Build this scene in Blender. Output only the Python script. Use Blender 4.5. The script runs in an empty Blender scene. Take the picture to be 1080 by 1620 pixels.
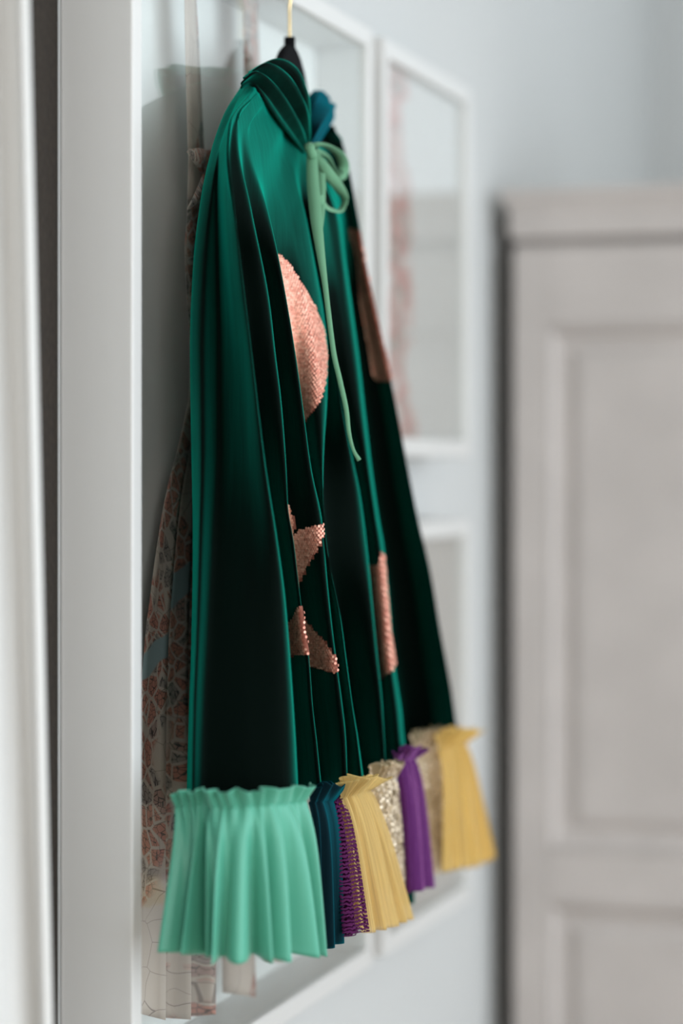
import bpy, bmesh, math, random
import numpy as np
from mathutils import Vector
random.seed(7); rng = np.random.default_rng(7)
SC = bpy.context.scene
COL = SC.collection

# ------------------------------------------------------------------ camera
F = 85 / 36 * 1620
ANG = math.atan(1210 / F)
CS, SN = math.cos(ANG), math.sin(ANG)
CAM = (0.0, -0.8075, 1.5)
HOR = 750
cd = bpy.data.cameras.new('camera'); cam = bpy.data.objects.new('camera', cd); COL.objects.link(cam)
cam.location = CAM
cam.rotation_euler = (math.pi / 2, 0, ANG - math.pi / 2)
cd.sensor_fit = 'VERTICAL'; cd.sensor_height = 36; cd.lens = 85
cd.shift_y = (HOR - 810) / 1620
cd.clip_start = 0.05
cd.dof.use_dof = True; cd.dof.focus_distance = 2.06; cd.dof.aperture_fstop = 1.8
SC.camera = cam

# ------------------------------------------------------------------ world, lamps, exposure
w = bpy.data.worlds.new('world'); SC.world = w; w.use_nodes = True
w.node_tree.nodes['Background'].inputs[0].default_value = (0.72, 0.83, 1, 1)
w.node_tree.nodes['Background'].inputs[1].default_value = 0.5
SC.view_settings.view_transform = 'Standard'; SC.view_settings.look = 'None'
SC.view_settings.gamma = 1; SC.view_settings.use_curve_mapping = False
SC.view_settings.exposure = 0.0

def area(name, loc, target, sx, sy, power, color):
    l = bpy.data.lights.new(name, 'AREA'); l.shape = 'RECTANGLE'; l.size = sx; l.size_y = sy
    l.energy = power; l.color = color
    o = bpy.data.objects.new(name, l); COL.objects.link(o); o.location = loc
    o.rotation_euler = (Vector(target) - Vector(loc)).to_track_quat('-Z', 'Y').to_euler()
    return o
# daylight entering through the two windows of the room; the left lamp is an added fill, no window
area('window_light', (1.3, -3.12, 1.6), (1.3, 0, 1.6), 4.2, 1.8, 100, (0.84, 0.93, 1.0))
area('right_window_light', (4.44, -1.6, 1.75), (0, -1.6, 1.75), 2.3, 1.8, 9, (0.84, 0.93, 1.0))
area('left_fill_light', (-1.42, -1.9, 1.75), (2.4, -0.9, 1.35), 1.0, 1.4, 38, (1.0, 0.95, 0.90))

# ------------------------------------------------------------------ helpers
def at(px, py, Y):
    u = (px - 540) / F; v = (HOR - py) / F
    t = (Y - CAM[1]) / (SN - u * CS)
    return np.array([CAM[0] + t * (CS + u * SN), Y, CAM[2] + t * v])
def proj(P):
    dx, dy, dz = P[0] - CAM[0], P[1] - CAM[1], P[2] - CAM[2]
    t = dx * CS + dy * SN; r = dx * SN - dy * CS
    return 540 + F * r / t, HOR - F * dz / t

def tag(o, label=None, cat=None, group=None, kind=None):
    if label: o['label'] = label
    if cat: o['category'] = cat
    if group: o['group'] = group
    if kind: o['kind'] = kind
    return o
def empty(name, loc, label, cat, group=None):
    o = bpy.data.objects.new(name, None); COL.objects.link(o); o.location = loc; o.empty_display_size = .05
    return tag(o, label, cat, group)
def mesh(name, V, Fc, mat, parent=None, smooth=False, uv=None, label=None, kind=None):
    me = bpy.data.meshes.new(name)
    V = [tuple(map(float, v)) for v in V]
    off = Vector((0, 0, 0))
    p = parent
    while p is not None:
        off += p.location; p = p.parent
    me.from_pydata([tuple(Vector(v) - off) for v in V], [], [tuple(map(int, f)) for f in Fc])
    if uv is not None:
        l = me.uv_layers.new(name='UVMap')
        idx = np.zeros(len(me.loops), dtype=np.int32); me.loops.foreach_get('vertex_index', idx)
        l.data.foreach_set('uv', np.asarray(uv, dtype=np.float32)[idx].ravel())
    me.polygons.foreach_set('use_smooth', [smooth] * len(me.polygons))
    me.materials.append(mat); me.update()
    o = bpy.data.objects.new(name, me); COL.objects.link(o); o.parent = parent
    if label: o['label'] = label
    if kind: o['kind'] = kind
    return o
def add_mod_bevel(o, wd=.0015, seg=2):
    m = o.modifiers.new('bevel', 'BEVEL'); m.width = wd; m.segments = seg; m.limit_method = 'ANGLE'
    return o
def box(name, x0, x1, y0, y1, z0, z1, mat, parent=None, bev=.0015, label=None):
    V = [(x0,y0,z0),(x1,y0,z0),(x1,y1,z0),(x0,y1,z0),(x0,y0,z1),(x1,y0,z1),(x1,y1,z1),(x0,y1,z1)]
    Q = [(0,3,2,1),(4,5,6,7),(0,1,5,4),(1,2,6,5),(2,3,7,6),(3,0,4,7)]
    o = mesh(name, V, Q, mat, parent, label=label)
    if bev: add_mod_bevel(o, bev)
    return o
def cr(P, t):
    """Catmull-Rom through rows of P at parameter t (open)."""
    P = np.asarray(P, float); n = len(P)
    t = np.clip(t, 0, n - 1 - 1e-9); i = int(t); f = t - i
    p1, p2 = P[i], P[i + 1]
    p0 = P[i - 1] if i > 0 else 2 * p1 - p2
    p3 = P[i + 2] if i + 2 < n else 2 * p2 - p1
    return .5 * ((2 * p1) + (-p0 + p2) * f + (2 * p0 - 5 * p1 + 4 * p2 - p3) * f * f + (-p0 + 3 * p1 - 3 * p2 + p3) * f ** 3)
def herm(xs, ys, x):
    """smooth interpolation on irregular knots without overshoot"""
    xs = np.asarray(xs, float); ys = np.asarray(ys, float); n = len(xs)
    d = np.diff(ys) / np.diff(xs); m = np.zeros(n)
    m[0] = d[0]; m[-1] = d[-1]
    for i in range(1, n - 1):
        m[i] = 0 if d[i-1] * d[i] <= 0 else 2 * d[i-1] * d[i] / (d[i-1] + d[i])
    i = int(np.clip(np.searchsorted(xs, x) - 1, 0, n - 2)); h = xs[i+1] - xs[i]; s = min(max((x - xs[i]) / h, 0), 1)
    return (ys[i] * (1 + 2*s) * (1-s)**2 + m[i] * h * s * (1-s)**2 + ys[i+1] * s*s*(3-2*s) + m[i+1] * h * s*s*(s-1))
def grid_faces(nu, nv, wrap=False, flip=False):
    Q = []
    for i in range(nu if wrap else nu - 1):
        for j in range(nv - 1):
            a = i * nv + j; b = ((i + 1) % nu) * nv + j
            Q.append((a, b, b + 1, a + 1) if not flip else (a, a + 1, b + 1, b))
    return Q
def tube(name, path, r, mat, parent=None, seg=10, label=None):
    P = [Vector(p) for p in path]; V = []; Q = []
    pts = []
    for k in range((len(P) - 1) * 6 + 1):
        pts.append(Vector(cr([tuple(p) for p in P], k / 6)))
    up = Vector((1, .1, .05)).normalized()
    for i, p in enumerate(pts):
        T = (pts[min(i+1, len(pts)-1)] - pts[max(i-1, 0)]).normalized()
        A = (up - T * up.dot(T)).normalized(); B = T.cross(A)
        for k in range(seg):
            a = 2 * math.pi * k / seg
            V.append(p + r * (math.cos(a) * A + math.sin(a) * B))
    for i in range(len(pts) - 1):
        for k in range(seg):
            Q.append((i*seg+k, i*seg+(k+1) % seg, (i+1)*seg+(k+1) % seg, (i+1)*seg+k))
    Q.append(tuple(range(seg))[::-1]); Q.append(tuple((len(pts)-1)*seg + k for k in range(seg)))
    return mesh(name, V, Q, mat, parent, True, label=label)

# ------------------------------------------------------------------ materials
def newmat(name):
    m = bpy.data.materials.new(name); m.use_nodes = True
    nt = m.node_tree; b = nt.nodes['Principled BSDF']
    return m, nt, b
def N(nt, t, **kw):
    n = nt.nodes.new(t)
    for k, v in kw.items(): setattr(n, k, v)
    return n
def simple(name, col, rough=.5, metal=0, bump=0, scale=60, vary=0, spec=.5):
    m, nt, b = newmat(name)
    b.inputs['Base Color'].default_value = (*col, 1); b.inputs['Roughness'].default_value = rough
    b.inputs['Metallic'].default_value = metal; b.inputs['Specular IOR Level'].default_value = spec
    tc = N(nt, 'ShaderNodeTexCoord')
    nz = N(nt, 'ShaderNodeTexNoise'); nz.inputs['Scale'].default_value = scale; nz.inputs['Detail'].default_value = 5
    nt.links.new(tc.outputs['Object'], nz.inputs['Vector'])
    if bump:
        bp = N(nt, 'ShaderNodeBump'); bp.inputs['Strength'].default_value = bump; bp.inputs['Distance'].default_value = .002
        nt.links.new(nz.outputs['Fac'], bp.inputs['Height']); nt.links.new(bp.outputs[0], b.inputs['Normal'])
    if vary:
        rp = N(nt, 'ShaderNodeValToRGB')
        rp.color_ramp.elements[0].position = .3; rp.color_ramp.elements[1].position = .7
        rp.color_ramp.elements[0].color = (*[c * (1 - vary) for c in col], 1); rp.color_ramp.elements[1].color = (*[min(1, c * (1 + vary)) for c in col], 1)
        nt.links.new(nz.outputs['Fac'], rp.inputs[0]); nt.links.new(rp.outputs[0], b.inputs['Base Color'])
    return m
M = {}
M['wall'] = simple('wall_plaster', (.58, .585, .575), .9, bump=.35, scale=90, vary=.02)
M['ceiling'] = simple('ceiling_paint', (.8, .8, .78), .9, bump=.1)
M['floor'] = simple('floor_wood', (.42, .33, .25), .5, bump=.2, vary=.15, scale=12)
M['gap_shade'] = simple('gap_shade_brown', (.020, .014, .009), .95, bump=.6, scale=160, vary=.3)  # shade of the gap beside the big frame, put into the colour
M['frame'] = simple('white_lacquer', (.66, .65, .63), .38, bump=.03, scale=200)
M['frame_in'] = simple('white_matt_liner', (.62, .59, .57), .8)
M['board'] = simple('pale_backing_card', (.82, .82, .80), .85, bump=.1, scale=300)
M['wardrobe'] = simple('limewashed_wood', (.50, .455, .43), .65, bump=.15, vary=.06, scale=9)
M['gold'] = simple('brass_wire', (.78, .60, .32), .25, metal=1)
M['black'] = simple('black_flocking', (.004, .004, .005), .85, bump=.2, scale=900, spec=.1)

def velvet(name, base, tint, rough=.35, sheen=1.0, streak=.35, gloss=None):
    m, nt, b = newmat(name)
    b.inputs['Base Color'].default_value = (*base, 1); b.inputs['Roughness'].default_value = .75
    b.inputs['Specular IOR Level'].default_value = .05
    b.inputs['Sheen Weight'].default_value = sheen; b.inputs['Sheen Roughness'].default_value = rough
    b.inputs['Sheen Tint'].default_value = (*tint, 1)
    tc = N(nt, 'ShaderNodeTexCoord'); mp = N(nt, 'ShaderNodeMapping'); mp.inputs['Scale'].default_value = (60, 60, 9)
    nz = N(nt, 'ShaderNodeTexNoise'); nz.inputs['Scale'].default_value = 1; nz.inputs['Detail'].default_value = 4
    n2 = N(nt, 'ShaderNodeTexNoise'); n2.inputs['Scale'].default_value = 1400
    nt.links.new(tc.outputs['Object'], mp.inputs[0]); nt.links.new(mp.outputs[0], nz.inputs['Vector'])
    nt.links.new(tc.outputs['Object'], n2.inputs['Vector'])
    ad = N(nt, 'ShaderNodeMath', operation='MULTIPLY_ADD'); ad.inputs[1].default_value = .12
    nt.links.new(n2.outputs['Fac'], ad.inputs[0]); nt.links.new(nz.outputs['Fac'], ad.inputs[2])
    bp = N(nt, 'ShaderNodeBump'); bp.inputs['Strength'].default_value = streak; bp.inputs['Distance'].default_value = .002
    nt.links.new(ad.outputs[0], bp.inputs['Height']); nt.links.new(bp.outputs[0], b.inputs['Normal'])
    if gloss:
        # pile that turns bright only where it is seen edge-on, as velvet does
        gl = N(nt, 'ShaderNodeBsdfGlossy'); gl.inputs[0].default_value = (*gloss, 1); gl.inputs['Roughness'].default_value = .5
        df = N(nt, 'ShaderNodeBsdfDiffuse'); df.inputs[0].default_value = (*gloss, 1)
        for q in (gl, df): nt.links.new(bp.outputs[0], q.inputs['Normal'])
        m1 = N(nt, 'ShaderNodeMixShader'); m1.inputs[0].default_value = .5
        nt.links.new(df.outputs[0], m1.inputs[1]); nt.links.new(gl.outputs[0], m1.inputs[2])
        lw = N(nt, 'ShaderNodeLayerWeight'); lw.inputs['Blend'].default_value = .5; nt.links.new(bp.outputs[0], lw.inputs['Normal'])
        pw = N(nt, 'ShaderNodeMath', operation='POWER'); pw.inputs[1].default_value = 3.0; nt.links.new(lw.outputs['Facing'], pw.inputs[0])
        m2 = N(nt, 'ShaderNodeMixShader'); nt.links.new(pw.outputs[0], m2.inputs[0])
        nt.links.new(b.outputs[0], m2.inputs[1]); nt.links.new(m1.outputs[0], m2.inputs[2])
        nt.links.new(m2.outputs[0], nt.nodes['Material Output'].inputs['Surface'])
    return m
M['velvet'] = velvet('green_velvet', (.0002, .003, .002), (.0, .4, .3), rough=.2, sheen=.5, gloss=(.005, .42, .30))
M['teal_velvet'] = velvet('teal_velvet', (.0005, .008, .012), (.0, .26, .34), gloss=(.003, .16, .21), sheen=.6)
M['purple_velvet'] = velvet('purple_velvet', (.085, .018, .10), (.5, .2, .55), streak=1.0)
_nt = M['purple_velvet'].node_tree
for _n in _nt.nodes:
    if _n.type == 'MAPPING': _n.inputs['Scale'].default_value = (160, 160, 90)
M['ribbon'] = velvet('sage_ribbon', (.15, .33, .20), (.3, .5, .35), sheen=.5, streak=.1)
M['mint'] = velvet('mint_satin', (.085, .36, .25), (.5, .8, .65), sheen=.45, streak=.12)
M['mint'].node_tree.nodes['Principled BSDF'].inputs['Roughness'].default_value = .45
M['mint'].node_tree.nodes['Principled BSDF'].inputs['Specular IOR Level'].default_value = .4

def sequin(name, c0, c1, rough=.42):
    m, nt, b = newmat(name)
    b.inputs['Metallic'].default_value = .3; b.inputs['Roughness'].default_value = rough
    g = N(nt, 'ShaderNodeNewGeometry'); rp = N(nt, 'ShaderNodeValToRGB')
    rp.color_ramp.elements[0].color = (*c0, 1); rp.color_ramp.elements[1].color = (*c1, 1)
    nt.links.new(g.outputs['Random Per Island'], rp.inputs[0]); nt.links.new(rp.outputs[0], b.inputs['Base Color'])
    return m
M['rose'] = sequin('rose_sequin', (.74, .26, .18), (.98, .50, .37))
M['rose_cloth'] = simple('rose_mesh_cloth', (.30, .09, .06), .7)
M['goldseq'] = sequin('champagne_sequin', (.42, .31, .18), (.80, .68, .52), .36)
M['gold_cloth'] = simple('champagne_mesh_cloth', (.42, .33, .20), .7)

def sheer(name, col, alpha, netpat=False):
    m, nt, b = newmat(name)
    b.inputs['Base Color'].default_value = (*col, 1); b.inputs['Roughness'].default_value = .8
    b.inputs['Specular IOR Level'].default_value = .1
    out = nt.nodes['Material Output']
    tr = N(nt, 'ShaderNodeBsdfTransparent'); tl = N(nt, 'ShaderNodeBsdfTranslucent'); tl.inputs[0].default_value = (*col, 1)
    mx = N(nt, 'ShaderNodeMixShader'); mx.inputs[0].default_value = .4
    nt.links.new(b.outputs[0], mx.inputs[1]); nt.links.new(tl.outputs[0], mx.inputs[2])
    m2 = N(nt, 'ShaderNodeMixShader'); nt.links.new(tr.outputs[0], m2.inputs[1]); nt.links.new(mx.outputs[0], m2.inputs[2])
    if netpat:
        uv = N(nt, 'ShaderNodeTexCoord')
        wv = N(nt, 'ShaderNodeTexWave'); wv.bands_direction = 'Y'; wv.inputs['Scale'].default_value = 75; wv.inputs['Distortion'].default_value = 5
        wv.inputs['Detail Scale'].default_value = 2.2; wv.inputs['Detail'].default_value = 1
        nt.links.new(uv.outputs['UV'], wv.inputs['Vector'])
        rp = N(nt, 'ShaderNodeValToRGB'); rp.color_ramp.elements[0].position = .38; rp.color_ramp.elements[1].position = .5
        nt.links.new(wv.outputs['Fac'], rp.inputs[0]); nt.links.new(rp.outputs[0], m2.inputs[0])
    else:
        tc = N(nt, 'ShaderNodeTexCoord'); mp = N(nt, 'ShaderNodeMapping'); mp.inputs['Scale'].default_value = (260, 8, 1)
        nz = N(nt, 'ShaderNodeTexNoise'); nz.inputs['Scale'].default_value = 1; nz.inputs['Detail'].default_value = 3
        mr = N(nt, 'ShaderNodeMapRange'); mr.inputs['From Min'].default_value = .3; mr.inputs['From Max'].default_value = .7
        mr.inputs['To Min'].default_value = alpha - .2; mr.inputs['To Max'].default_value = alpha + .22
        nt.links.new(tc.outputs['UV'], mp.inputs[0]); nt.links.new(mp.outputs[0], nz.inputs['Vector']); nt.links.new(nz.outputs['Fac'], mr.inputs['Value'])
        nt.links.new(mr.outputs[0], m2.inputs[0])
    nt.links.new(m2.outputs[0], out.inputs['Surface'])
    return m
M['tulle'] = sheer('yellow_tulle', (.80, .60, .25), .62)
M['tulle_thin'] = sheer('yellow_tulle_thin', (.85, .60, .20), .48)
M['net'] = sheer('purple_net', (.12, .02, .10), .8, True)

def glass():
    m = bpy.data.materials.new('picture_glass'); m.use_nodes = True; nt = m.node_tree; nt.nodes.clear()
    out = N(nt, 'ShaderNodeOutputMaterial'); mx = N(nt, 'ShaderNodeMixShader')
    tr = N(nt, 'ShaderNodeBsdfTransparent'); tr.inputs[0].default_value = (.97, .985, .98, 1)
    gl = N(nt, 'ShaderNodeBsdfGlossy'); gl.inputs['Roughness'].default_value = .015
    lw = N(nt, 'ShaderNodeLayerWeight'); lw.inputs['Blend'].default_value = .5
    pw = N(nt, 'ShaderNodeMath', operation='POWER'); pw.inputs[1].default_value = 5
    ma = N(nt, 'ShaderNodeMath', operation='MULTIPLY_ADD'); ma.inputs[1].default_value = .96; ma.inputs[2].default_value = .04
    nt.links.new(lw.outputs['Facing'], pw.inputs[0]); nt.links.new(pw.outputs[0], ma.inputs[0])
    nt.links.new(ma.outputs[0], mx.inputs[0]); nt.links.new(tr.outputs[0], mx.inputs[1]); nt.links.new(gl.outputs[0], mx.inputs[2])
    nt.links.new(mx.outputs[0], out.inputs[0])
    return m
M['glass'] = glass()

def map_paper():
    m, nt, b = newmat('city_map_paper'); b.inputs['Roughness'].default_value = .7
    L = nt.links.new
    tc = N(nt, 'ShaderNodeTexCoord'); uv = tc.outputs['UV']
    wob = N(nt, 'ShaderNodeTexNoise'); wob.inputs['Scale'].default_value = 14; L(uv, wob.inputs['Vector'])
    mixv = N(nt, 'ShaderNodeVectorMath', operation='MULTIPLY_ADD'); mixv.inputs[1].default_value = (.03, .03, .0)
    L(wob.outputs['Color'], mixv.inputs[0]); L(uv, mixv.inputs[2])
    def vor(scale, feat):
        v = N(nt, 'ShaderNodeTexVoronoi', feature=feat); v.inputs['Scale'].default_value = scale; L(mixv.outputs[0], v.inputs['Vector']); return v
    e1 = vor(64, 'DISTANCE_TO_EDGE'); c1 = vor(64, 'F1'); e2 = vor(34, 'DISTANCE_TO_EDGE'); e3 = vor(200, 'DISTANCE_TO_EDGE')
    zone = N(nt, 'ShaderNodeTexNoise'); zone.inputs['Scale'].default_value = 9; zone.inputs['Detail'].default_value = 1; L(uv, zone.inputs['Vector'])
    def step(src, a, bb):
        r = N(nt, 'ShaderNodeMapRange'); r.inputs['From Min'].default_value = a; r.inputs['From Max'].default_value = bb; L(src, r.inputs['Value']); return r.outputs[0]
    def mix(f, a, c):
        x = N(nt, 'ShaderNodeMix', data_type='RGBA'); L(f, x.inputs['Factor'])
        for s, k in ((a, 'A'), (c, 'B')):
            i = [q for q in x.inputs if q.name == k and q.type == 'RGBA'][0]
            if isinstance(s, tuple): i.default_value = (*s, 1)
            else: L(s, i)
        return [q for q in x.outputs if q.type == 'RGBA'][0]
    paper = (.52, .43, .37); salmon = (.50, .21, .16); grey = (.33, .27, .25); dark = (.07, .05, .05); river = (.27, .35, .37)
    zf = step(zone.outputs['Fac'], .44, .47)
    blk = mix(step(N_sep(nt, c1.outputs['Color']), .25, .35), grey, salmon)
    blk = mix(step(e3.outputs['Distance'], .03, .06), dark, blk)
    streets = mix(step(e1.outputs['Distance'], .05, .09), paper, blk)
    out = mix(zf, paper, streets)
    out = mix(step(e2.outputs['Distance'], .004, .009), (.22, .17, .15), out)
    sx = N(nt, 'ShaderNodeSeparateXYZ'); L(mixv.outputs[0], sx.inputs[0])
    def mth(op, a, v, c=None):
        q = N(nt, 'ShaderNodeMath', operation=op); L(a, q.inputs[0]); q.inputs[1].default_value = v
        if c is not None: q.inputs[2].default_value = c
        return q.outputs[0]
    tilt = mth('MULTIPLY_ADD', sx.outputs[0], -.35, .35 * 2.4); dy_ = N(nt, 'ShaderNodeMath', operation='ADD'); L(sx.outputs[1], dy_.inputs[0]); L(tilt, dy_.inputs[1])
    rf = step(mth('ABSOLUTE', mth('SUBTRACT', dy_.outputs[0], 1.315), 0), .0125, .0105)
    out = mix(rf, out, river)
    L(out, b.inputs['Base Color'])
    return m
def N_sep(nt, s):
    n = N(nt, 'ShaderNodeSeparateColor'); nt.links.new(s, n.inputs[0]); return n.outputs[0]
M['map'] = map_paper()
M['map_plain'] = simple('plain_map_margin', (.55, .49, .46), .75, bump=.05, vary=.04, scale=20)

def print_mat(name, seed):
    m, nt, b = newmat(name); b.inputs['Roughness'].default_value = .8
    L = nt.links.new; tc = N(nt, 'ShaderNodeTexCoord')
    nz = N(nt, 'ShaderNodeTexNoise'); nz.inputs['Scale'].default_value = 7; nz.inputs['Detail'].default_value = 3
    mp = N(nt, 'ShaderNodeMapping'); mp.inputs['Location'].default_value = (seed, seed * 2, 0); mp.inputs['Scale'].default_value = (1.0, 1, 1.3)
    L(tc.outputs['Generated'], mp.inputs[0]); L(mp.outputs[0], nz.inputs['Vector'])
    sp = N(nt, 'ShaderNodeSeparateXYZ'); L(tc.outputs['Generated'], sp.inputs[0])
    # blossoms run down the left third of the sheet
    r = N(nt, 'ShaderNodeMapRange'); r.inputs['From Min'].default_value = .25; r.inputs['From Max'].default_value = .6
    r.inputs['To Min'].default_value = .16; r.inputs['To Max'].default_value = -.3; L(sp.outputs[0], r.inputs['Value'])
    ad = N(nt, 'ShaderNodeMath', operation='ADD'); L(nz.outputs['Fac'], ad.inputs[0]); L(r.outputs[0], ad.inputs[1])
    rp = N(nt, 'ShaderNodeValToRGB'); e = rp.color_ramp.elements
    e[0].position = .52; e[0].color = (.62, .58, .56, 1); e[1].position = .56; e[1].color = (.58, .36, .33, 1)
    for p, c in ((.66, (.50, .22, .19, 1)), (.70, (.30, .30, .27, 1)), (.76, (.6, .42, .38, 1))):
        q = e.new(p); q.color = c
    L(ad.outputs[0], rp.inputs[0]); L(rp.outputs[0], b.inputs['Base Color'])
    return m

# ------------------------------------------------------------------ room
FY = -0.064                                   # front plane of the frames
XL = at(210, 0, FY)[0]; XR = at(590, 0, FY)[0]
ZT = CAM[2] + .472; ZB = CAM[2] - .522
RX0, RX1, RY0, CZ = -1.5, 4.5, -3.2, 2.75
def struct(o): o['kind'] = 'structure'; return o
struct(box('wall_back', XL - .002, RX1 + .1, 0, .12, 0, CZ, M['wall'], bev=0))
struct(box('wall_back.001', RX0 - .1, at(40, 0, -.012)[0], -.012, .12, 0, CZ, M['wall'], bev=0))
struct(box('wall_right', RX1, RX1 + .1, RY0, 0, 0, CZ, M['wall'], bev=0))
struct(box('floor', RX0 - .1, RX1 + .1, RY0 - .1, .12, -.1, 0, M['floor'], bev=0))
struct(box('ceiling', RX0 - .1, RX1 + .1, RY0 - .1, .12, CZ, CZ + .1, M['ceiling'], bev=0))
# front wall with a window
wx0, wx1, wz0, wz1 = -.85, 3.45, .68, 2.52
bm_parts = [(RX0 - .1, wx0, 0, CZ), (wx1, RX1 + .1, 0, CZ), (wx0, wx1, 0, wz0), (wx0, wx1, wz1, CZ)]
V = []; Q = []
for a, b_, c, d in bm_parts:
    k = len(V)
    V += [(a,RY0-.1,c),(b_,RY0-.1,c),(b_,RY0,c),(a,RY0,c),(a,RY0-.1,d),(b_,RY0-.1,d),(b_,RY0,d),(a,RY0,d)]
    Q += [tuple(k + i for i in q) for q in ((0,3,2,1),(4,5,6,7),(0,1,5,4),(1,2,6,5),(2,3,7,6),(3,0,4,7))]
struct(mesh('wall_front', V, Q, M['wall']))
wn = empty('window_1', (wx0, RY0, wz0), None, None); wn['kind'] = 'structure'
for a, b_, c, d in ((wx0, wx1, wz0, wz0+.05), (wx0, wx1, wz1-.05, wz1), (wx0, wx0+.05, wz0+.05, wz1-.05), (wx1-.05, wx1, wz0+.05, wz1-.05), ((wx0+wx1)/2-.03, (wx0+wx1)/2+.03, wz0+.05, wz1-.05)):
    box('window_frame', a, b_, RY0-.07, RY0-.02, c, d, M['frame'], wn)
struct(box('wall_left', RX0 - .1, RX0, RY0, -.012, 0, CZ, M['wall'], bev=0))
# plaster pier with a raised edge at the left of the view, slightly out of plumb, and a near-black strip that paints the shade in the gap beside it
za, zb = 0.0, CZ
e0 = at(45, 0, -.078); e1 = at(82, 1620, -.078); f0 = at(6, 0, -.050); f1 = at(12, 1620, -.050)
def lean(p, q, z): return q[0] + (z - q[2]) * (p[0] - q[0]) / (p[2] - q[2])
V = []
for z in (za, zb):
    xe, xf = lean(e0, e1, z), lean(f0, f1, z)
    V += [(1.25, -.050, z), (xf, -.050, z), (xe - .004, -.074, z), (xe, -.078, z), (xe + .006, -.0765, z), (xe + .012, -.068, z), (xe + .012, -.0125, z), (1.25, -.0125, z)]
n = 8
tr = mesh('trim_1', V, [tuple(range(n)), tuple(range(2*n-1, n-1, -1))] + [(i, i+n, (i+1) % n + n, (i+1) % n) for i in range(n)], M['frame']); struct(tr); add_mod_bevel(tr, .002, 2)
struct(box('shade_strip', at(40, 0, -.012)[0] - .0005, XL - .0025, .0, .10, 0, CZ, M['gap_shade'], bev=0))

# ------------------------------------------------------------------ frames
def rail(name, corners_o, corners_i, y0, y1, mat, parent):
    """mitred rail: two outer and two inner corners in x/z"""
    (a, b_), (c, d) = corners_o, corners_i
    V = [(a[0], y0, a[1]), (b_[0], y0, b_[1]), (d[0], y0, d[1]), (c[0], y0, c[1]), (a[0], y1, a[1]), (b_[0], y1, b_[1]), (d[0], y1, d[1]), (c[0], y1, c[1])]
    o = mesh(name, V, [(0,1,2,3),(7,6,5,4),(0,4,5,1),(1,5,6,2),(2,6,7,3),(3,7,4,0)], mat, parent)
    bm = bmesh.new(); bm.from_mesh(o.data); bmesh.ops.recalc_face_normals(bm, faces=bm.faces); bm.to_mesh(o.data); bm.free()
    add_mod_bevel(o, .0018, 2); return o
def picture(label, x0, x1, z0, z1, rw, y0, group=None, board=None, by=-.006, gy=.006):
    r = empty('picture_frame', ((x0+x1)/2, 0, z0), label, 'picture frame', group)
    o = [(x0, z0), (x1, z0), (x1, z1), (x0, z1)]; i = [(x0+rw, z0+rw), (x1-rw, z0+rw), (x1-rw, z1-rw), (x0+rw, z1-rw)]
    for k, nm in enumerate(('rail', 'rail', 'rail', 'rail')):
        rail(nm, (o[k], o[(k+1) % 4]), (i[k], i[(k+1) % 4]), y0, -.0005, M['frame'], r)
    e = .0006
    box('backing_board', x0+rw+e, x1-rw-e, by, -.001, z0+rw+e, z1-rw-e, M['board'] if board is None else board, r, bev=0)
    box('glass', x0+rw+e, x1-rw-e, y0+gy, y0+gy+.002, z0+rw+e, z1-rw-e, M['glass'], r, bev=0)
    return r
big = picture('large white box frame with a paper map dress behind glass, cape hanging in front', XL, XR, ZB, ZT, .02, FY, gy=.004)
X2 = at(607, 0, FY)[0]; X3 = at(745, 0, FY)[0]
fr2 = picture('small white frame with a pink floral print, upper of the two beside the wardrobe', X2, X3, CAM[2]+.02, ZT, .02, FY, 'small frames beside the big one', by=-.050, gy=.005)
fr3 = picture('small white frame with a pale print, lower of the two beside the wardrobe', X2, X3, ZB, CAM[2]-.055, .02, FY, 'small frames beside the big one', by=-.050, gy=.005)
box('print', X2+.022, X3-.022, -.0515, -.0502, CAM[2]+.042, ZT-.022, print_mat('pink_flower_print', 3.1), fr2, bev=0)
box('print', X2+.022, X3-.022, -.0515, -.0502, ZB+.022, CAM[2]-.077, M['map_plain'], fr3, bev=0)

# ------------------------------------------------------------------ wardrobe
WX = 3.212
def wy_of(px): # y on the wardrobe front plane of a pixel column
    u = (px - 540) / F; t = (WX - CAM[0]) / (CS + u * SN); return CAM[1] + t * (SN - u * CS)
def wz_of(py, px=850):
    u = (px - 540) / F; t = (WX - CAM[0]) / (CS + u * SN); return CAM[2] + t * (HOR - py) / F
wl = wy_of(809); wr = wl - 1.1; wt = wz_of(378)
wd = empty('wardrobe', (WX + .3, (wl + wr) / 2, 0), 'tall limewashed wooden wardrobe with panelled doors and moulded cornice', 'wardrobe')
box('body', WX + .022, WX + .58, wr, wl, .08, wt, M['wardrobe'], wd, .004)
box('plinth', WX + .01, WX + .57, wr + .01, wl - .01, 0, .0795, M['wardrobe'], wd, .004)
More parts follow.
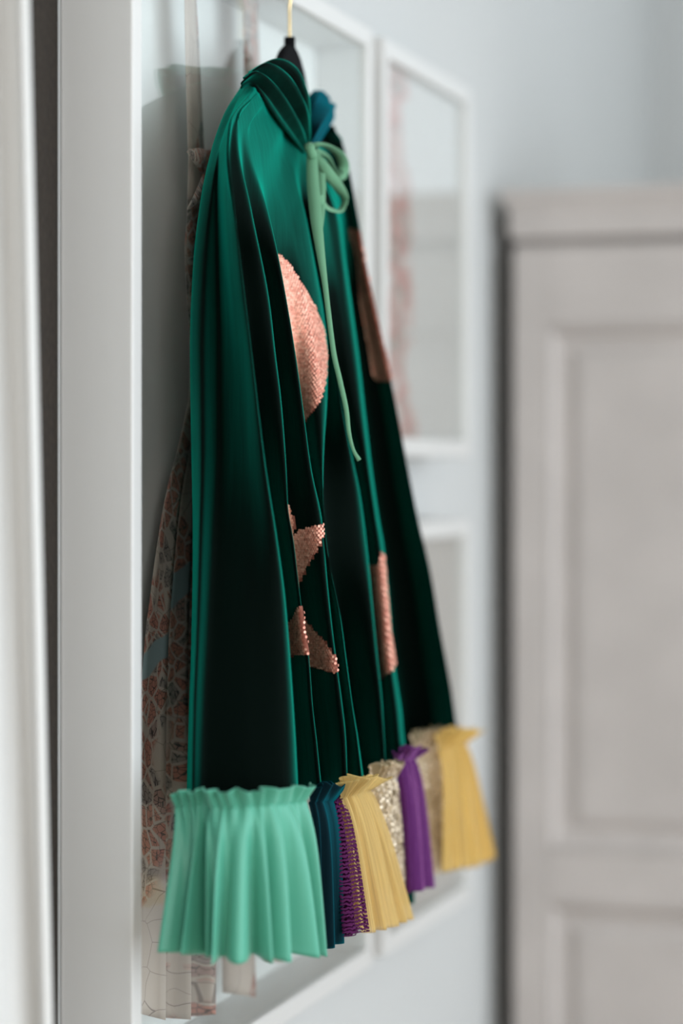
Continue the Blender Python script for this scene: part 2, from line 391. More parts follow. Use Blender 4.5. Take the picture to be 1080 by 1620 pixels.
# cornice profile swept round three sides
zc0 = wt; zc3 = wz_of(300)
prof = [(0, zc0 + .0005), (.003, zc0 + .006), (.003, zc0 + .028), (.001, zc0 + .032), (.004, zc0 + .040), (.009, zc0 + .052), (.012, zc3 - .012), (.014, zc3 - .010), (.014, zc3), ]
V = []; Q = []
for d, z in prof:
    V += [(WX + .58, wl + d, z), (WX + .022 - .02 - d, wl + d, z), (WX + .022 - .02 - d, wr - d, z), (WX + .58, wr - d, z)]
for k in range(len(prof) - 1):
    for c in range(4):
        a = k*4 + c; b_ = k*4 + (c+1) % 4; Q.append((a, b_, b_+4, a+4))
Q.append((3, 2, 1, 0)); k = (len(prof)-1)*4; Q.append((k, k+1, k+2, k+3))
mesh('cornice', V, Q, M['wardrobe'], wd)
def door(y0, y1, hinge):
    """y0 > y1; stiles, rails and two fielded panels"""
    z0, z1 = .10, wt - .012
    st = .046
    pz = [z0 + .10, wz_of(1425), wz_of(1345), wz_of(515)]
    V = []; Q = []
    def b3(xa, xb, ya, yb, zaa, zbb):
        k = len(V)
        V.extend([(xa,ya,zaa),(xb,ya,zaa),(xb,yb,zaa),(xa,yb,zaa),(xa,ya,zbb),(xb,ya,zbb),(xb,yb,zbb),(xa,yb,zbb)])
        Q.extend([tuple(k + i for i in q) for q in ((0,1,2,3),(7,6,5,4),(4,5,1,0),(5,6,2,1),(6,7,3,2),(7,4,0,3))])
    xa, xb = WX, WX + .021
    b3(xa, xb, y0, y0 - st, z0, z1); b3(xa, xb, y1 + st, y1, z0, z1)
    for c, d in ((z0, pz[0]), (pz[1], pz[2]), (pz[3], z1)): b3(xa, xb, y0 - st, y1 + st, c, d)
    d_ = mesh('door', V, Q, M['wardrobe'], wd); add_mod_bevel(d_, .002)
    for c, d in ((pz[0], pz[1]), (pz[2], pz[3])):
        ya, yb = y0 - st, y1 + st
        rings = [(0, .004), (.004, .001), (.010, .006), (.016, .014), (.030, .016), (.046, .007)]
        V = []; Q = []
        for ins, dep in rings:
            V += [(xa + dep, ya - ins, c + ins), (xa + dep, yb + ins, c + ins), (xa + dep, yb + ins, d - ins), (xa + dep, ya - ins, d - ins)]
        for k in range(len(rings) - 1):
            for s in range(4):
                Q.append((k*4+s, k*4+(s+1) % 4, (k+1)*4+(s+1) % 4, (k+1)*4+s))
        k = (len(rings)-1)*4; Q.append((k, k+1, k+2, k+3))
        mesh('panel', V, Q, M['wardrobe'], d_)
    ky = y1 + .023 if hinge > 0 else y0 - .023
    kn = tube('knob', [(WX, ky, 1.1), (WX - .012, ky, 1.1), (WX - .022, ky, 1.1)], .010, M['gold'], d_)
door(wl - .002, (wl + wr) / 2 + .001, 1); door((wl + wr) / 2 - .001, wr + .002, -1)

# ------------------------------------------------------------------ map dress in the big frame
dc = (XL + XR) / 2
dress = empty('paper_dress', (dc, -.03, ZB + .03), 'pleated paper dress folded from a pink and beige city map inside the large frame', 'dress')
def strip_surface(name, left, right, Yl, Yr, mat, parent, nv=60, nu=8, curl=None, label=None, thick=.0006):
    """paper between a left and a right pixel curve"""
    V = []; uv = []
    ys_l = [p[1] for p in left]; ys_r = [p[1] for p in right]
    for i in range(nu):
        s = i / (nu - 1)
        for j in range(nv):
            b_ = j / (nv - 1)
            pl = at(herm(ys_l, [p[0] for p in left], ys_l[0] + b_*(ys_l[-1]-ys_l[0])), ys_l[0] + b_*(ys_l[-1]-ys_l[0]), Yl)
            pr = at(herm(ys_r, [p[0] for p in right], ys_r[0] + b_*(ys_r[-1]-ys_r[0])), ys_r[0] + b_*(ys_r[-1]-ys_r[0]), Yr)
            P = pl*(1-s) + pr*s
            if curl: P[1] += curl(s, b_)
            V.append(P); uv.append((P[0] * 1.3, P[2]))
    o = mesh(name, V, grid_faces(nu, nv), mat, parent, True, uv, label)
    m = o.modifiers.new('thickness', 'SOLIDIFY'); m.thickness = thick
    return o
# shoulder straps
strip_surface('strap', [(291, -60), (292, 40), (297, 240)], [(306, -60), (313, 60), (322, 240)], -.034, -.030, M['map'], dress, 20, 4)
strip_surface('strap', [(383, -60), (385, 60), (386, 150), (388, 250)], [(405, -60), (408, 60), (412, 150), (414, 250)], -.034, -.030, M['map'], dress, 20, 4)
# bodice
strip_surface('bodice', [(298, 235), (296, 330), (292, 400), (296, 480), (301, 560), (297, 645)], [(412, 245), (405, 330), (395, 400), (388, 480), (384, 560), (392, 640)], -.036, -.034, M['map'], dress, 40, 14,
              curl=lambda s, b_: -.006 * math.sin(math.pi * s))
# skirt: knife pleats, each pleat an own panel
hem = [((206, 1600), (262, 1614)), ((258, 1610), (302, 1613)), ((298, 1608), (341, 1605)), ((351, 1570), (404, 1578)), ((417, 1519), (447, 1523)), ((458, 1500), (476, 1500)), ((480, 1490), (494, 1486))]
NP = len(hem)
def left_edge(py): return herm([640, 700, 780, 850, 940, 1010, 1200, 1400, 1614], [297, 283, 262, 249, 236, 227, 214, 206, 200], py)
def right_edge(py): return herm([640, 760, 900, 1100, 1300, 1490], [392, 415, 438, 462, 480, 494], py)
for k in range(NP):
    V = []; uv = []; nu, nv = 6, 60
    for i in range(nu):
        s = i / (nu - 1); f = (k + s) / NP
        for j in range(nv):
            b_ = j / (nv - 1)
            hx = hem[k][0][0]*(1-s) + hem[k][1][0]*s; hy = hem[k][0][1]*(1-s) + hem[k][1][1]*s
            ytop = 640
            py = ytop + (hy - ytop) * b_
            l, r_ = left_edge(py), right_edge(min(py, 1490))
            fh = (hx - 200) / (494 - 200); fr_ = (k + s) / NP * (1 - b_**.8) + fh * b_**.8
            px = l + (r_ - l) * fr_
            Y = -.020 - .020 * s * b_ - .006 + .004 * math.sin(3 * s + k) * b_
            Y = max(Y, -.054)
            P = at(px, py, Y); P[0] = max(P[0], XL + .0215); V.append(P); uv.append((P[0] * 1.3 + k * .09, P[2]))
    lastmat = M['map'] if k != 3 else M['map']
    o = mesh('pleat', V, grid_faces(nu, nv), lastmat, dress, True, uv)
    m = o.modifiers.new('thickness', 'SOLIDIFY'); m.thickness = .0005
# folded paper bow at the strap
def folded(name, pts_a, pts_b, mat, parent):
    V = []; uv = []; n = len(pts_a); m_ = 24
    for row in (0, .5, 1):
        for j in range(m_):
            t = j / (m_ - 1) * (n - 1)
            a = cr(pts_a, t); b_ = cr(pts_b, t); q = a*(1-row) + b_*row
            P = at(q[0], q[1], q[2] - (.003 if row == .5 else 0)); V.append(P); uv.append((P[0]*1.5 + .3, P[2] + .2))
    o = mesh(name, V, grid_faces(3, m_), mat, parent, True, uv)
    mm = o.modifiers.new('thickness', 'SOLIDIFY'); mm.thickness = .0008
    return o
folded('bow', [(296, 240, -.050), (312, 234, -.052), (328, 238, -.048)], [(318, 275, -.046), (322, 272, -.052), (325, 262, -.048)], M['map'], dress)
folded('bow', [(296, 332, -.048), (304, 315, -.052), (322, 275, -.050)], [(316, 328, -.046), (322, 318, -.052), (332, 290, -.048)], M['map'], dress)

# ------------------------------------------------------------------ hanger
HX = at(458, 66, -.083)[0]; HZ = at(458, 66, -.083)[2]
hg = empty('clothes_hanger', (HX, -.083, HZ - .09), 'black flocked clothes hanger with thin brass hook, under the green cape', 'hanger')
arch = [(0, 0), (.004, 0), (.006, .004), (.012, .006), (.022, .012), (.034, .024), (.044, .040), (.056, .058), (.075, .072), (.11, .086), (.150, .102), (.158, .110)]
low = [(.154, .118), (.11, .104), (.07, .096), (.04, .090), (0, .086)]
half = arch + low
outl = half + [(-x, z) for x, z in half[::-1]][1:-1]
th = .0042; V = []
for yy in (-th, th):
    V += [(HX + x, -.083 + yy, HZ - z) for x, z in outl]
n = len(outl)
Q = [tuple(range(n)), tuple(range(2*n-1, n-1, -1))] + [(i, i+n, (i+1) % n + n, (i+1) % n) for i in range(n)]
o = mesh('hanger_arms', V, Q, M['black'], hg); add_mod_bevel(o, .0025, 3)
tube('hook_collar', [(HX, -.083, HZ - .006), (HX, -.083, HZ), (HX, -.083, HZ + .004)], .0052, M['black'], hg)
hp = [(-.083, -.004), (-.083, .020), (-.083, .036), (-.087, .052), (-.094, .066), (-.098, .080), (-.092, .094), (-.078, .099), (-.064, .093), (-.056, .083), (-.053, .0755)]
zoff = (ZT + .0016) - (HZ + .0755)
tube('hook', [(HX, y, HZ + z + zoff * max(0, z) / .0755) for y, z in hp], .0014, M['gold'], hg)

# ------------------------------------------------------------------ cape
cape = empty('cape', (HX, -.11, at(468, 1240, -.18)[2]), 'green velvet child cape with rose sequin patches, sage ribbon bow and colourful ruffled hem', 'cape')
def crest(b_): return -(.100 + .080 * b_ ** .6)
SPEC = []   # (pixel path, Y function)
A = [(388,126),(353,183),(331,250),(317,320),(306,420),(301,550),(303,700),(305,850),(303,1000),(299,1120),(295,1258)]
SPEC.append(([(x + 6, y) for x, y in A], lambda b_: -.072))
SPEC.append((A, lambda b_: -.078))
SPEC.append(([(391,128),(362,188),(342,250),(332,320),(324,420),(320,550),(320,700),(316,850),(311,1000),(306,1120),(303,1256)], lambda b_: -.086 - .018*b_**.7))
SPEC.append(([(395,131),(364,186),(348,240),(344,320),(345,420),(347,550),(347,700),(341,850),(334,1000),(328,1120),(324,1255)], lambda b_: -.090 - .021*b_**.7))
SPEC.append(([(400,135),(364,196),(356,260),(358,330),(366,450),(378,575),(389,740),(396,850),(398,950),(400,1100),(400,1250)], lambda b_: -.094 - .058*b_**.6))
C_ = [(404,139),(364,192),(360,240),(371,332),(385,450),(400,575),(410,661),(420,740),(437,850),(450,950),(460,1080),(465,1160),(470,1243)]
SPEC.append((C_, lambda b_: -.098 - .084*b_**.6))
D_ = [(412,148),(376,180),(376,215),(397,332),(425,476),(435,562),(444,636),(452,740),(455,800),(464,856),(471,916),(476,957),(482,1004),(488,1040),(494,1118),(500,1170),(509,1240)]
E_ = [(430,178),(395,190),(396,230),(425,340),(439,402),(453,476),(467,562),(479,649),(491,740),(509,831),(516,916),(524,992),(532,1055),(539,1108),(545,1160),(549,1237)]
F_ = [(470,226),(466,270),(482,340),(500,430),(512,500),(518,560),(517,630),(513,700),(511,760),(512,831),(519,891),(529,929),(539,979),(548,1045),(557,1112),(565,1160),(577,1227)]
G_ = [(485,243),(490,300),(500,400),(509,451),(528,562),(541,649),(558,735),(567,781),(576,850),(583,916),(589,976),(595,1039),(602,1102),(606,1160),(610,1212)]
H_ = [(496,240),(514,290),(533,340),(543,414),(553,488),(563,562),(573,649),(583,735),(595,819),(603,866),(612,950),(620,1049),(630,1118),(635,1160),(640,1188)]
I_ = [(513,200),(541,232),(564,340),(580,430),(600,520),(617,595),(628,650),(645,740),(661,820),(680,900),(697,1000),(712,1080),(724,1150)]
def ramp(x): return min(1, max(0, x))
def valley(path, dpx, dy, f=crest, nxt=None):
    p = []
    for k in range(19):
        g = k / 18; y = path[0][1] + g * (path[-1][1] - path[0][1]); x = herm([q[1] for q in path], [q[0] for q in path], y)
        w_ = ramp((g - .02) / .17); w_ = w_*w_*(3-2*w_)
        if nxt:
            yn = nxt[0][1] + g * (nxt[-1][1] - nxt[0][1]); xn = herm([q[1] for q in nxt], [q[0] for q in nxt], yn)
            x0, y0 = x*.58 + xn*.42, y*.58 + yn*.42
        else: x0, y0 = x, y
        p.append((x0*(1-w_) + (x - dpx)*w_, y0*(1-w_) + y*w_))
    return (p, lambda b_, f=f: f(b_) + dy * ramp((b_ - .03) / .2) * (.7 + 1.5*b_))
fC = SPEC[-1][1]
SPEC.append(valley(C_, 6, .018, fC, D_))
SPEC.append((D_, crest)); SPEC.append(valley(D_, 6, .020, crest, E_))
SPEC.append((E_, crest)); SPEC.append(valley(E_, 7, .020, crest, F_))
def between(P1, P2, f):
    ys = [P1[0][1]*(1-f) + P2[0][1]*f + k/12 * ((P1[-1][1]*(1-f)+P2[-1][1]*f) - (P1[0][1]*(1-f)+P2[0][1]*f)) for k in range(13)]
    out = []
    for k, y in enumerate(ys):
        y1 = P1[0][1] + k/12*(P1[-1][1]-P1[0][1]); y2 = P2[0][1] + k/12*(P2[-1][1]-P2[0][1])
        out.append((herm([p[1] for p in P1], [p[0] for p in P1], y1)*(1-f) + herm([p[1] for p in P2], [p[0] for p in P2], y2)*f, y))
    return out
SPEC.append((between(E_, F_, .55), lambda b_: crest(b_) + .006))
SPEC.append((F_, crest)); SPEC.append(valley(F_, 5, .018, crest, G_))
SPEC.append((G_, lambda b_: crest(b_) - .002)); SPEC.append(valley(G_, 5, .016, crest, H_))
SPEC.append((between(G_, H_, .6), lambda b_: crest(b_) + .006))
SPEC.append((H_, lambda b_: crest(b_) + .001))
SPEC.append(([(x + 4, y) for x, y in H_], lambda b_: crest(b_) + .008))
SPEC.append(valley([(x + 5, y) for x, y in H_], 9, .030, lambda b_: crest(b_)))
SPEC.append((between(H_, I_, .55), lambda b_: crest(b_) + .020 + .018*b_))
SPEC.append((I_, lambda b_: crest(b_) + .010*(1 - b_)))
NB = 300
cols = []
for path, fy in SPEC:
    ys = [p[1] for p in path]; xs = [p[0] for p in path]; c = []
    for j in range(NB):
        b_ = j / (NB - 1); py = ys[0] + (ys[-1]-ys[0]) * b_
        c.append(at(herm_x(xs, ys, py) if False else 0, 0, 0) if False else at(np.interp(py, ys, xs) if len(ys) < 3 else herm(ys, xs, py), py, fy(b_)))
    c = np.array(c)
    # soften row direction
    for _ in range(5):
        c[1:-1] = c[1:-1]*.5 + (c[:-2] + c[2:])*.25
    c[:, 2] -= .010 * np.clip(np.linspace(-15, 1, NB), 0, 1)
    cols.append(c)
NF = len(cols)
# back of the cape, between the right edge and the left edge
cI, c0 = cols[-1], cols[0]
for k in range(1, 7):
    f = k / 7; c = cI*(1-f) + c0*f
    c[:, 1] = -.0745 - .004 * math.sin(k * 2.2) * np.linspace(0, 1, NB)
    ax = np.clip(np.linspace(-.1, 1.6, NB), 0, 1); a3 = np.clip(np.linspace(-.2, 6, NB), 0, 1)
    if k == 1: c[:, 0] = cI[:, 0] + .002 + .028*a3 + .055*ax; c[:, 1] = -.100 - .012*ax; c[:, 2] = cI[:, 2]
    if k == 2: c[:, 0] = cI[:, 0] + .002 + .028*a3 + .045*ax; c[:, 1] = -.078; c[:, 2] = cI[:, 2]
    cols.append(c)
cols = np.array(cols); NC = len(cols); SUB = 9
G = np.zeros((NC * SUB, NB, 3))
for k in range(NC):
    p0, p1, p2, p3 = cols[(k-1) % NC], cols[k], cols[(k+1) % NC], cols[(k+2) % NC]
    for q in range(SUB):
        f = q / SUB; T = .42
        m1 = T * (p2 - p0); m2 = T * (p3 - p1)
        h1 = 2*f**3 - 3*f*f + 1; h2 = f**3 - 2*f*f + f; h3 = -2*f**3 + 3*f*f; h4 = f**3 - f*f
        G[k*SUB + q] = h1*p1 + h2*m1 + h3*p2 + h4*m2
G[:, :, 1] = np.minimum(G[:, :, 1], -.0665)
# normals pointing out of the cape
dA = np.roll(G, -1, 0) - np.roll(G, 1, 0); dB = np.gradient(G, axis=1)
NRM = np.cross(dA, dB); NRM /= (np.linalg.norm(NRM, axis=2, keepdims=True) + 1e-12)
chk = NRM[:NF*SUB, NB//2, 1].mean()
if chk > 0: NRM = -NRM
flip = chk > 0
V = G.reshape(-1, 3)
body = mesh('cape_body', V, grid_faces(NC*SUB, NB, True, flip), M['velvet'], cape, True)
md = body.modifiers.new('cloth_thickness', 'SOLIDIFY'); md.thickness = .0012; md.offset = -1

def inside(poly, x, y):
    c = False; n_ = len(poly); j = n_ - 1
    for i in range(n_):
        if (poly[i][1] > y) != (poly[j][1] > y) and x < (poly[j][0]-poly[i][0])*(y-poly[i][1])/(poly[j][1]-poly[i][1]) + poly[i][0]: c = not c
        j = i
    return c
def patch(a0, a1, poly, pitch=.0024, label=None):
    """cloth with overlapping sequins following the cape surface inside an outline"""
    i0, i1 = a0*SUB, a1*SUB
    ys = [p[1] for p in poly]; ymin, ymax = min(ys), max(ys)
    V, Q, idx = [], [], {}
    def gv(i, j):
        if (i, j) not in idx:
            idx[(i, j)] = len(V); V.append(G[i, j] + NRM[i, j] * .0011)
        return idx[(i, j)]
    sel = []
    PX = {}
    for i in range(i0, i1+1):
        for j in range(NB):
            PX[(i, j)] = proj(G[i, j])
    for i in range(i0, i1):
        for j in range(NB-1):
            x = (PX[(i,j)][0]+PX[(i+1,j+1)][0])/2; y = (PX[(i,j)][1]+PX[(i+1,j+1)][1])/2
            if ymin-3 < y < ymax+3 and inside(poly, x, y):
                Q.append((gv(i,j), gv(i+1,j), gv(i+1,j+1), gv(i,j+1)) if not flip else (gv(i,j), gv(i,j+1), gv(i+1,j+1), gv(i+1,j)))
    if not Q: return
    pt = mesh('sequin_patch', V, Q, M['rose_cloth'], cape, True, label=label)
    V, Q = [], []
    zs = G[i0:i1, :, 2]; j = 0.0; row = 0
    while j < NB - 2:
        jj = int(j); fj = j - jj
        line = G[i0:i1+1, jj]*(1-fj) + G[i0:i1+1, jj+1]*fj; nl = NRM[i0:i1+1, jj]
        L = np.concatenate([[0], np.cumsum(np.linalg.norm(np.diff(line, axis=0), axis=1))])
        s = pitch * (.5 if row % 2 else 0)
        while s < L[-1]:
            k = min(int(np.searchsorted(L, s, side='right') - 1), len(L)-2); f = (s - L[k]) / max(1e-9, L[k+1]-L[k])
            P = line[k]*(1-f) + line[k+1]*f; n_ = nl[k]*(1-f) + nl[k+1]*f
            x, y = proj(P)
            if inside(poly, x, y):
                n_ = n_ / np.linalg.norm(n_) + rng.normal(0, .07, 3); n_[2] += .06; n_ /= np.linalg.norm(n_)
                u_ = np.cross(n_, [0, 0, 1]); u_ /= np.linalg.norm(u_); v_ = np.cross(n_, u_)
                c = P + n_*.0022; k0 = len(V); r = pitch*.52
                for q in range(7):
                    a = 2*math.pi*q/7; V.append(c + r*(math.cos(a)*u_ + math.sin(a)*v_))
                Q.append(tuple(range(k0, k0+7)))
            s += pitch
        dz = np.linalg.norm(G[(i0+i1)//2, jj+1] - G[(i0+i1)//2, jj])
        j += pitch*.86 / max(dz, 1e-6); row += 1
    mesh('sequins', V, Q, M['rose'], pt, False, kind='stuff')
# column indices: C=5 Cv=6 D=7 Dv=8 E=9 Ev=10 m=11 F=12 Fv=13 G=14 Gv=15 gm=16 H=17 ..18 Hv=19 hm=20 I=21
patch(10, 12, [(420,398),(439,402),(452,412),(468,436),(484,462),(498,490),(510,522),(515,560),(514,595),(507,630),(496,652),(484,668),(478,668),(440,520),(425,430)], label='rose gold half moon sequin patch left of the opening')
patch(19, 21, [(552,362),(566,362),(572,372),(640,440),(640,597),(612,603),(598,601),(588,588),(586,560),(580,530),(572,490),(570,450),(566,410),(560,385)], label='rose gold sequin patch on the far side of the cape')
patch(8, 9, [(463,850),(475,838),(509,829),(512,836),(505,868),(490,892),(480,912),(472,930),(462,900)], label='pointed rose sequin star tip')
patch(8, 9, [(448,798),(457,799),(463,812),(466,835),(464,860),(455,850)], label='narrow sliver of rose sequins')
patch(6, 7, [(448,1000),(452,992),(466,978),(475,958),(479,962),(484,1000),(489,1036),(455,1039)], label='rose sequin star tip on a fold')
patch(8, 9, [(478,975),(487,982),(500,998),(514,1012),(526,1030),(535,1050),(537,1066),(520,1061),(505,1056),(489,1052),(482,1000)], label='rose sequin star tip with folded dark scales')
patch(15, 18, [(575,897),(583,893),(600,895),(601,872),(606,880),(610,930),(616,1000),(624,1050),(618,1062),(607,1074),(598,1078),(590,1020),(584,960)], label='rose sequin patch on the right front panel')
# one on the back shoulder, seen mirrored in the glass
i_b = (NF + 4) * SUB
# ------------------------------------------------------------------ collar
def lobe(name, O, Mi, R, In, mat, fold_n, amp, label=None):
    V = []; nu, nv = 60, 40
    curves = [O, Mi, R, In]
    for i in range(nu):
        s = i / (nu - 1)
        pts = [cr(c, s * (len(c) - 1)) for c in curves]
        W = [at(*p) for p in pts]
        for j in range(nv):
            t = j / (nv - 1) * 3
            P = cr(W, t)
            q = math.sin(math.pi * j / (nv - 1))
            ph = fold_n * 2 * math.pi * (j / (nv - 1)) + 1.5 * math.sin(3 * s)
            P = P + np.array([-.35, -.9, .3]) * amp * q * math.sin(ph) * (.35 + .65 * math.sin(math.pi * min(1, s*1.02)))
            V.append(P)
    o = mesh(name, V, grid_faces(nu, nv), mat, cape, True, label=label)
    m = o.modifiers.new('t', 'SOLIDIFY'); m.thickness = .0015; m.offset = 0
    return o
lobe('collar', [(380,140,-.088),(396,136,-.094),(416,158,-.102),(440,192,-.106),(462,220,-.107),(480,242,-.106)],
     [(386,124,-.094),(408,112,-.104),(440,136,-.112),(464,172,-.115),(478,205,-.114),(486,238,-.107)],
     [(398,112,-.090),(430,97,-.104),(458,110,-.114),(474,138,-.119),(484,172,-.119),(488,236,-.106)],
     [(402,125,-.074),(430,108,-.075),(452,125,-.078),(468,150,-.082),(480,185,-.092),(485,236,-.099)], M['velvet'], 4.6, .0075)
lobe('collar', [(490,240,-.104),(504,226,-.106),(518,204,-.100),(527,190,-.092)],
     [(489,232,-.110),(500,205,-.116),(516,182,-.112),(529,172,-.100)],
     [(487,225,-.106),(490,180,-.104),(503,150,-.098),(522,158,-.090)],
     [(486,215,-.096),(485,165,-.092),(497,144,-.086),(514,150,-.078)], M['teal_velvet'], 2.8, .0055, 'teal inner side of the gathered collar')

# ------------------------------------------------------------------ ribbon bow
def ribbon(name, pts, wd, mat, n=60, tilt=None, parent=cape, rows=3):
    """pts (px,py,Y); wd in metres list; width lies mostly along x in the picture plane"""
    W = [at(*p) for p in pts]; V = []
    line = [cr(W, k/(n-1)*(len(W)-1)) for k in range(n)]
    for k in range(n):
        T = line[min(k+1, n-1)] - line[max(k-1, 0)]; T /= np.linalg.norm(T)
        f = k/(n-1)
        view = line[k] - np.array(CAM); view /= np.linalg.norm(view)
        S = np.cross(T, view); S /= np.linalg.norm(S)
        a = cr(tilt, f*(len(tilt)-1))[0] if tilt else 0
        S2 = S*math.cos(a) + np.cross(T, S)*math.sin(a)
        h = cr([[x] for x in wd], f*(len(wd)-1))[0]
        for r in range(rows):
            V.append(line[k] + S2*h*(r/(rows-1) - .5))
    o = mesh(name, V, grid_faces(n, rows), mat, parent, True)
    m = o.modifiers.new('t', 'SOLIDIFY'); m.thickness = .0005; m.offset = 0
    return o
rb = ribbon('ribbon_tail', [(493,238,-.118),(495,290,-.128),(500,345,-.142),(507,400,-.152),(514,450,-.158),(520,500,-.163),(528,560,-.168),(537,600,-.171),(547,645,-.175),(552,685,-.178),(559,712,-.181),(568,728,-.183)],
       [.0095,.011,.0105,.0075,.005,.0045,.0045,.0045,.0042,.0035,.003,.004], M['ribbon'], 120)
ribbon('ribbon_tail', [(500,240,-.120),(508,275,-.128),(509,320,-.134),(506,372,-.145)], [.006,.007,.0065,.004], M['ribbon'], 60)
ribbon('ribbon_loop', [(490,234,-.116),(502,229,-.124),(520,232,-.130),(537,244,-.132),(544,262,-.130),(540,278,-.128),(530,272,-.126),(518,250,-.124),(500,238,-.120)],
       [.005,.007,.009,.010,.010,.010,.009,.007,.005], M['ribbon'], 90, [[.2],[.9],[1.1],[.7],[0],[-.5],[-1.0],[-.8],[0]])
ribbon('ribbon_loop', [(492,240,-.118),(508,258,-.128),(524,280,-.136),(538,300,-.138),(545,317,-.138),(538,332,-.139),(524,331,-.138),(512,322,-.136),(506,310,-.134)],
       [.005,.009,.010,.010,.009,.009,.009,.008,.006], M['ribbon'], 90, [[0],[0],[0],[.3],[.8],[1.1],[1.2],[.9],[.4]])
k0 = at(491, 238, -.120)
tube('ribbon_knot', [k0 + np.array([-.004,0,.004]), k0, k0 + np.array([.004,-.001,-.005])], .0045, M['ribbon'], cape)

# ------------------------------------------------------------------ ruffles
def ruffle(label, mat, head, stitch, bot, n, amp, hamp=.004, nf=None, name='ruffle', seed=1, nu=None, off=0, seq=None, scallop=0, parent=None, headless=False):
    r = np.random.default_rng(seed)
    nu = nu or n*40; V = []; uv = []
    nh, nb = 10, 34
    # irregular broad folds below, narrower gathers at the stitching and in the frill
    def mk(m_):
        w_ = r.uniform(.55, 1.6, m_); e_ = np.concatenate([[0], np.cumsum(w_)/w_.sum()]); a_ = r.uniform(.5, 1.2, m_+1)
        def f_(s, soft=1.0):
            k = min(int(np.searchsorted(e_, s, side='right')-1), m_-1); f = (s-e_[k])/(e_[k+1]-e_[k])
            c = math.cos(2*math.pi*f); a = a_[k]*(1-f)+a_[k+1]*f
            return -a * abs(c)**soft * (1 if c > 0 else -1)
        return f_
    broad = mk(n); fine = mk(nf or int(n*1.7)+1)
    for i in range(nu):
        s = i/(nu-1)
        H = at(*cr(head, s*(len(head)-1))); S = at(*cr(stitch, s*(len(stitch)-1))); B = at(*cr(bot, s*(len(bot)-1)))
        S2 = at(*cr(stitch, min(1, s+.02)*(len(stitch)-1))); S1 = at(*cr(stitch, max(0, s-.02)*(len(stitch)-1)))
        T = S2-S1; nn = np.array([T[1], -T[0], 0]); nn /= np.linalg.norm(nn)
        if nn[1] > 0: nn = -nn
        if not headless:
            for j in range(nh):
                v = 1 - j/nh
                w_ = fine(s, .8)
                P = S + (H-S)*v + nn*(off + .003 + .004*v + hamp*v*w_*1.0 + .0012*w_) + np.array([0,0,1])*.0016*v*math.sin(40*s+seed)
                V.append(P); uv.append((s*.3, .05+v*.02))
        for j in range(nb):
            v = j/(nb-1); w_ = broad(s, .85); g_ = fine(s, .8)
            e = 1 - math.exp(-v*9)
            P = S + (B-S)*v + nn*(off + .002 + .007*(1-math.exp(-v*7)) + amp*(.1+.9*v**.8)*w_*e + .0022*g_*math.exp(-v*4))
            P = P + T/np.linalg.norm(T)*amp*.4*math.sin(2*math.pi*n*s*.5+seed)*v
            if scallop: P[2] -= scallop*v*v*(w_*.5) 
            V.append(P); uv.append((s*.3, -v*.14))
    ntot = nb + (0 if headless else nh)
    o = mesh(name, V, grid_faces(nu, ntot), mat, parent or cape, True, uv, label)
    m = o.modifiers.new('t', 'SOLIDIFY'); m.thickness = .0007; m.offset = 0
    if seq:
        VV, QQ = [], []; A_ = np.array(V).reshape(nu, ntot, 3); p = .0032
        arc = np.linalg.norm(np.diff(A_[:, ntot//2], axis=0), axis=1); LA = np.concatenate([[0], np.cumsum(arc)])
        hgt = np.linalg.norm(np.diff(A_[nu//2], axis=0), axis=1).sum(); rows_ = int(hgt/(p*.8))
        for q in range(rows_):
            j = q/rows_*(ntot-1.01); jj = int(j); fj = j-jj
            s = (q % 2)*p/2
            while s < LA[-1]:
                k = min(int(np.searchsorted(LA, s, side='right')-1), nu-2); f = (s-LA[k])/max(1e-9, arc[k])
                P = (A_[k,jj]*(1-f)+A_[k+1,jj]*f)*(1-fj)+(A_[k,jj+1]*(1-f)+A_[k+1,jj+1]*f)*fj
                n_ = np.cross(A_[k+1,jj]-A_[k,jj], A_[k,jj+1]-A_[k,jj]); n_ = n_/(np.linalg.norm(n_)+1e-12)
                if n_[1] > 0: n_ = -n_
                n_ = n_ + r.normal(0, .2, 3); n_ /= np.linalg.norm(n_)
                u_ = np.cross(n_, [0,0,1]); u_ /= np.linalg.norm(u_); v_ = np.cross(n_, u_); c = P + n_*.0016; k0 = len(VV)
                for z in range(7):
                    a = 2*math.pi*z/7; VV.append(c + p*.5*(math.cos(a)*u_+math.sin(a)*v_))
                QQ.append(tuple(range(k0, k0+7))); s += p
        mesh('sequins', VV, QQ, seq, o, False, kind='stuff')
    return o
ruffle('wide gathered mint satin ruffle', M['mint'], [(262,1256,-.102),(330,1250,-.138),(402,1248,-.172),(484,1240,-.188)],
       [(273,1280,-.100),(335,1277,-.136),(407,1273,-.170),(481,1266,-.186)], [(254,1510,-.100),(328,1515,-.138),(405,1512,-.168),(490,1504,-.188)], 8, .0138, .0045, seed=5, off=.002, scallop=.004)
ruffle('dark teal velvet ruffle', M['teal_velvet'], [(486,1242,-.176),(510,1238,-.182),(531,1248,-.176)], [(488,1270,-.176),(508,1268,-.180),(528,1268,-.174)],
       [(478,1506,-.160),(510,1496,-.172),(527,1488,-.166)], 3, .005, .006, nf=3, seed=2)
ruffle('purple netting ruffle', M['net'], [(520,1250,-.168),(532,1250,-.172),(545,1252,-.170)], [(520,1268,-.168),(528,1266,-.180),(540,1264,-.182)],
       [(524,1482,-.170),(545,1478,-.184),(568,1470,-.190)], 4, .004, .003, seed=3)
ruffle('layer of purple netting beneath', M['net'], [(520,1252,-.162),(532,1252,-.164),(545,1254,-.162)], [(520,1268,-.162),(528,1266,-.164),(540,1264,-.162)],
       [(524,1478,-.160),(545,1474,-.166),(562,1466,-.162)], 3, .004, .003, seed=13)
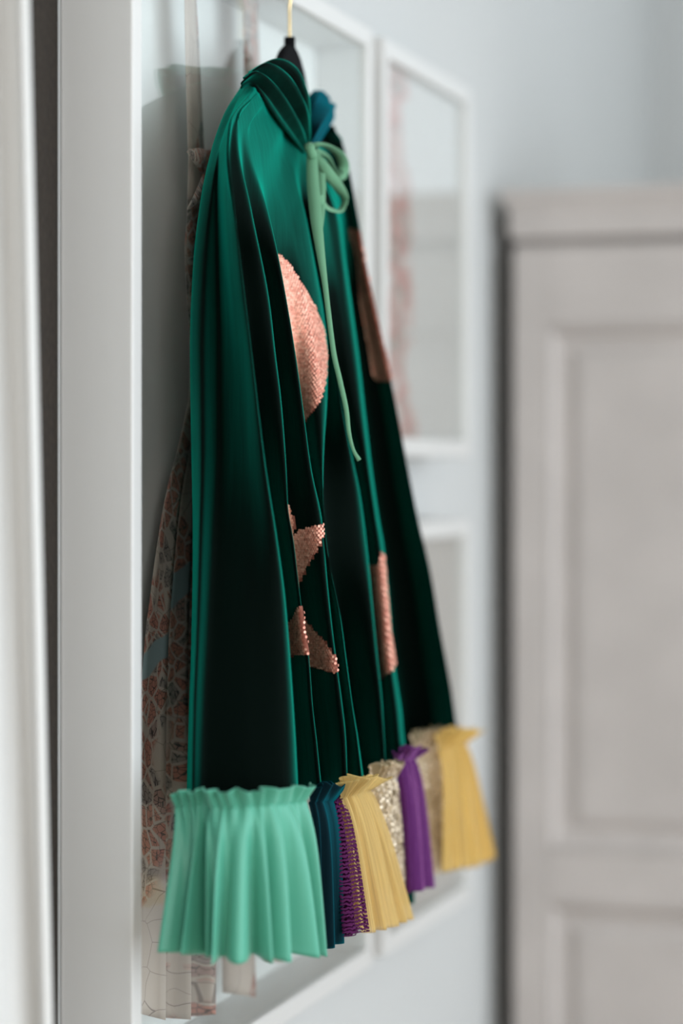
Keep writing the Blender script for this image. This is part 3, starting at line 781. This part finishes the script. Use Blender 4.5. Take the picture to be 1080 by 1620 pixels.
ruffle('mustard yellow tulle ruffle', M['tulle'], [(528,1236,-.184),(560,1226,-.190),(600,1232,-.184)], [(532,1262,-.180),(554,1256,-.184),(580,1248,-.178)],
       [(558,1474,-.178),(598,1466,-.188),(634,1450,-.182)], 5, .004, .010, nf=4, seed=4, off=.003)
ruffle('second layer of yellow tulle', M['tulle_thin'], [(530,1240,-.174),(560,1230,-.176),(592,1232,-.174)], [(532,1262,-.172),(554,1256,-.174),(578,1250,-.170)],
       [(546,1466,-.170),(592,1464,-.176),(628,1450,-.172)], 5, .003, .004, seed=14)
ruffle('champagne sequin ruffle', M['gold_cloth'], [(582,1210,-.176),(602,1206,-.182),(620,1206,-.176)], [(584,1236,-.174),(602,1234,-.178),(618,1230,-.172)],
       [(588,1402,-.168),(608,1412,-.176),(622,1396,-.166)], 3, .004, .004, seed=6, seq=M['goldseq'])
ruffle('plum crushed velvet ruffle', M['purple_velvet'], [(617,1190,-.176),(638,1180,-.184),(660,1186,-.176)], [(622,1206,-.174),(638,1204,-.178),(654,1200,-.172)],
       [(622,1412,-.172),(646,1408,-.182),(673,1402,-.172)], 3, .0055, .007, nf=4, seed=8)
ruffle('dark green lining strip', M['velvet'], [(624,1200,-.158),(632,1200,-.160),(645,1198,-.158)], [(624,1210,-.158),(632,1208,-.160),(645,1206,-.158)],
       [(622,1432,-.152),(630,1431,-.156),(638,1428,-.152)], 2, .003, .002, seed=9)
ruffle('champagne sequin ruffle at the far corner', M['gold_cloth'], [(645,1160,-.150),(680,1152,-.162),(722,1150,-.166)], [(650,1180,-.150),(684,1176,-.160),(716,1172,-.162)],
       [(664,1382,-.146),(700,1376,-.158),(738,1362,-.160)], 5, .0055, .005, seed=10, seq=M['goldseq'])
ruffle('yellow tulle ruffle at the far corner', M['tulle_thin'], [(690,1160,-.176),(722,1150,-.182),(754,1158,-.170)], [(692,1186,-.174),(714,1180,-.178),(734,1174,-.166)],
       [(690,1378,-.172),(732,1368,-.180),(772,1352,-.164)], 6, .004, .010, nf=4, seed=11)
ruffle('under layer of yellow tulle at the far corner', M['tulle_thin'], [(710,1162,-.166),(726,1154,-.172),(746,1158,-.162)], [(712,1184,-.164),(722,1180,-.168),(732,1176,-.158)],
       [(728,1374,-.162),(750,1366,-.170),(770,1354,-.158)], 5, .004, .006, seed=12)
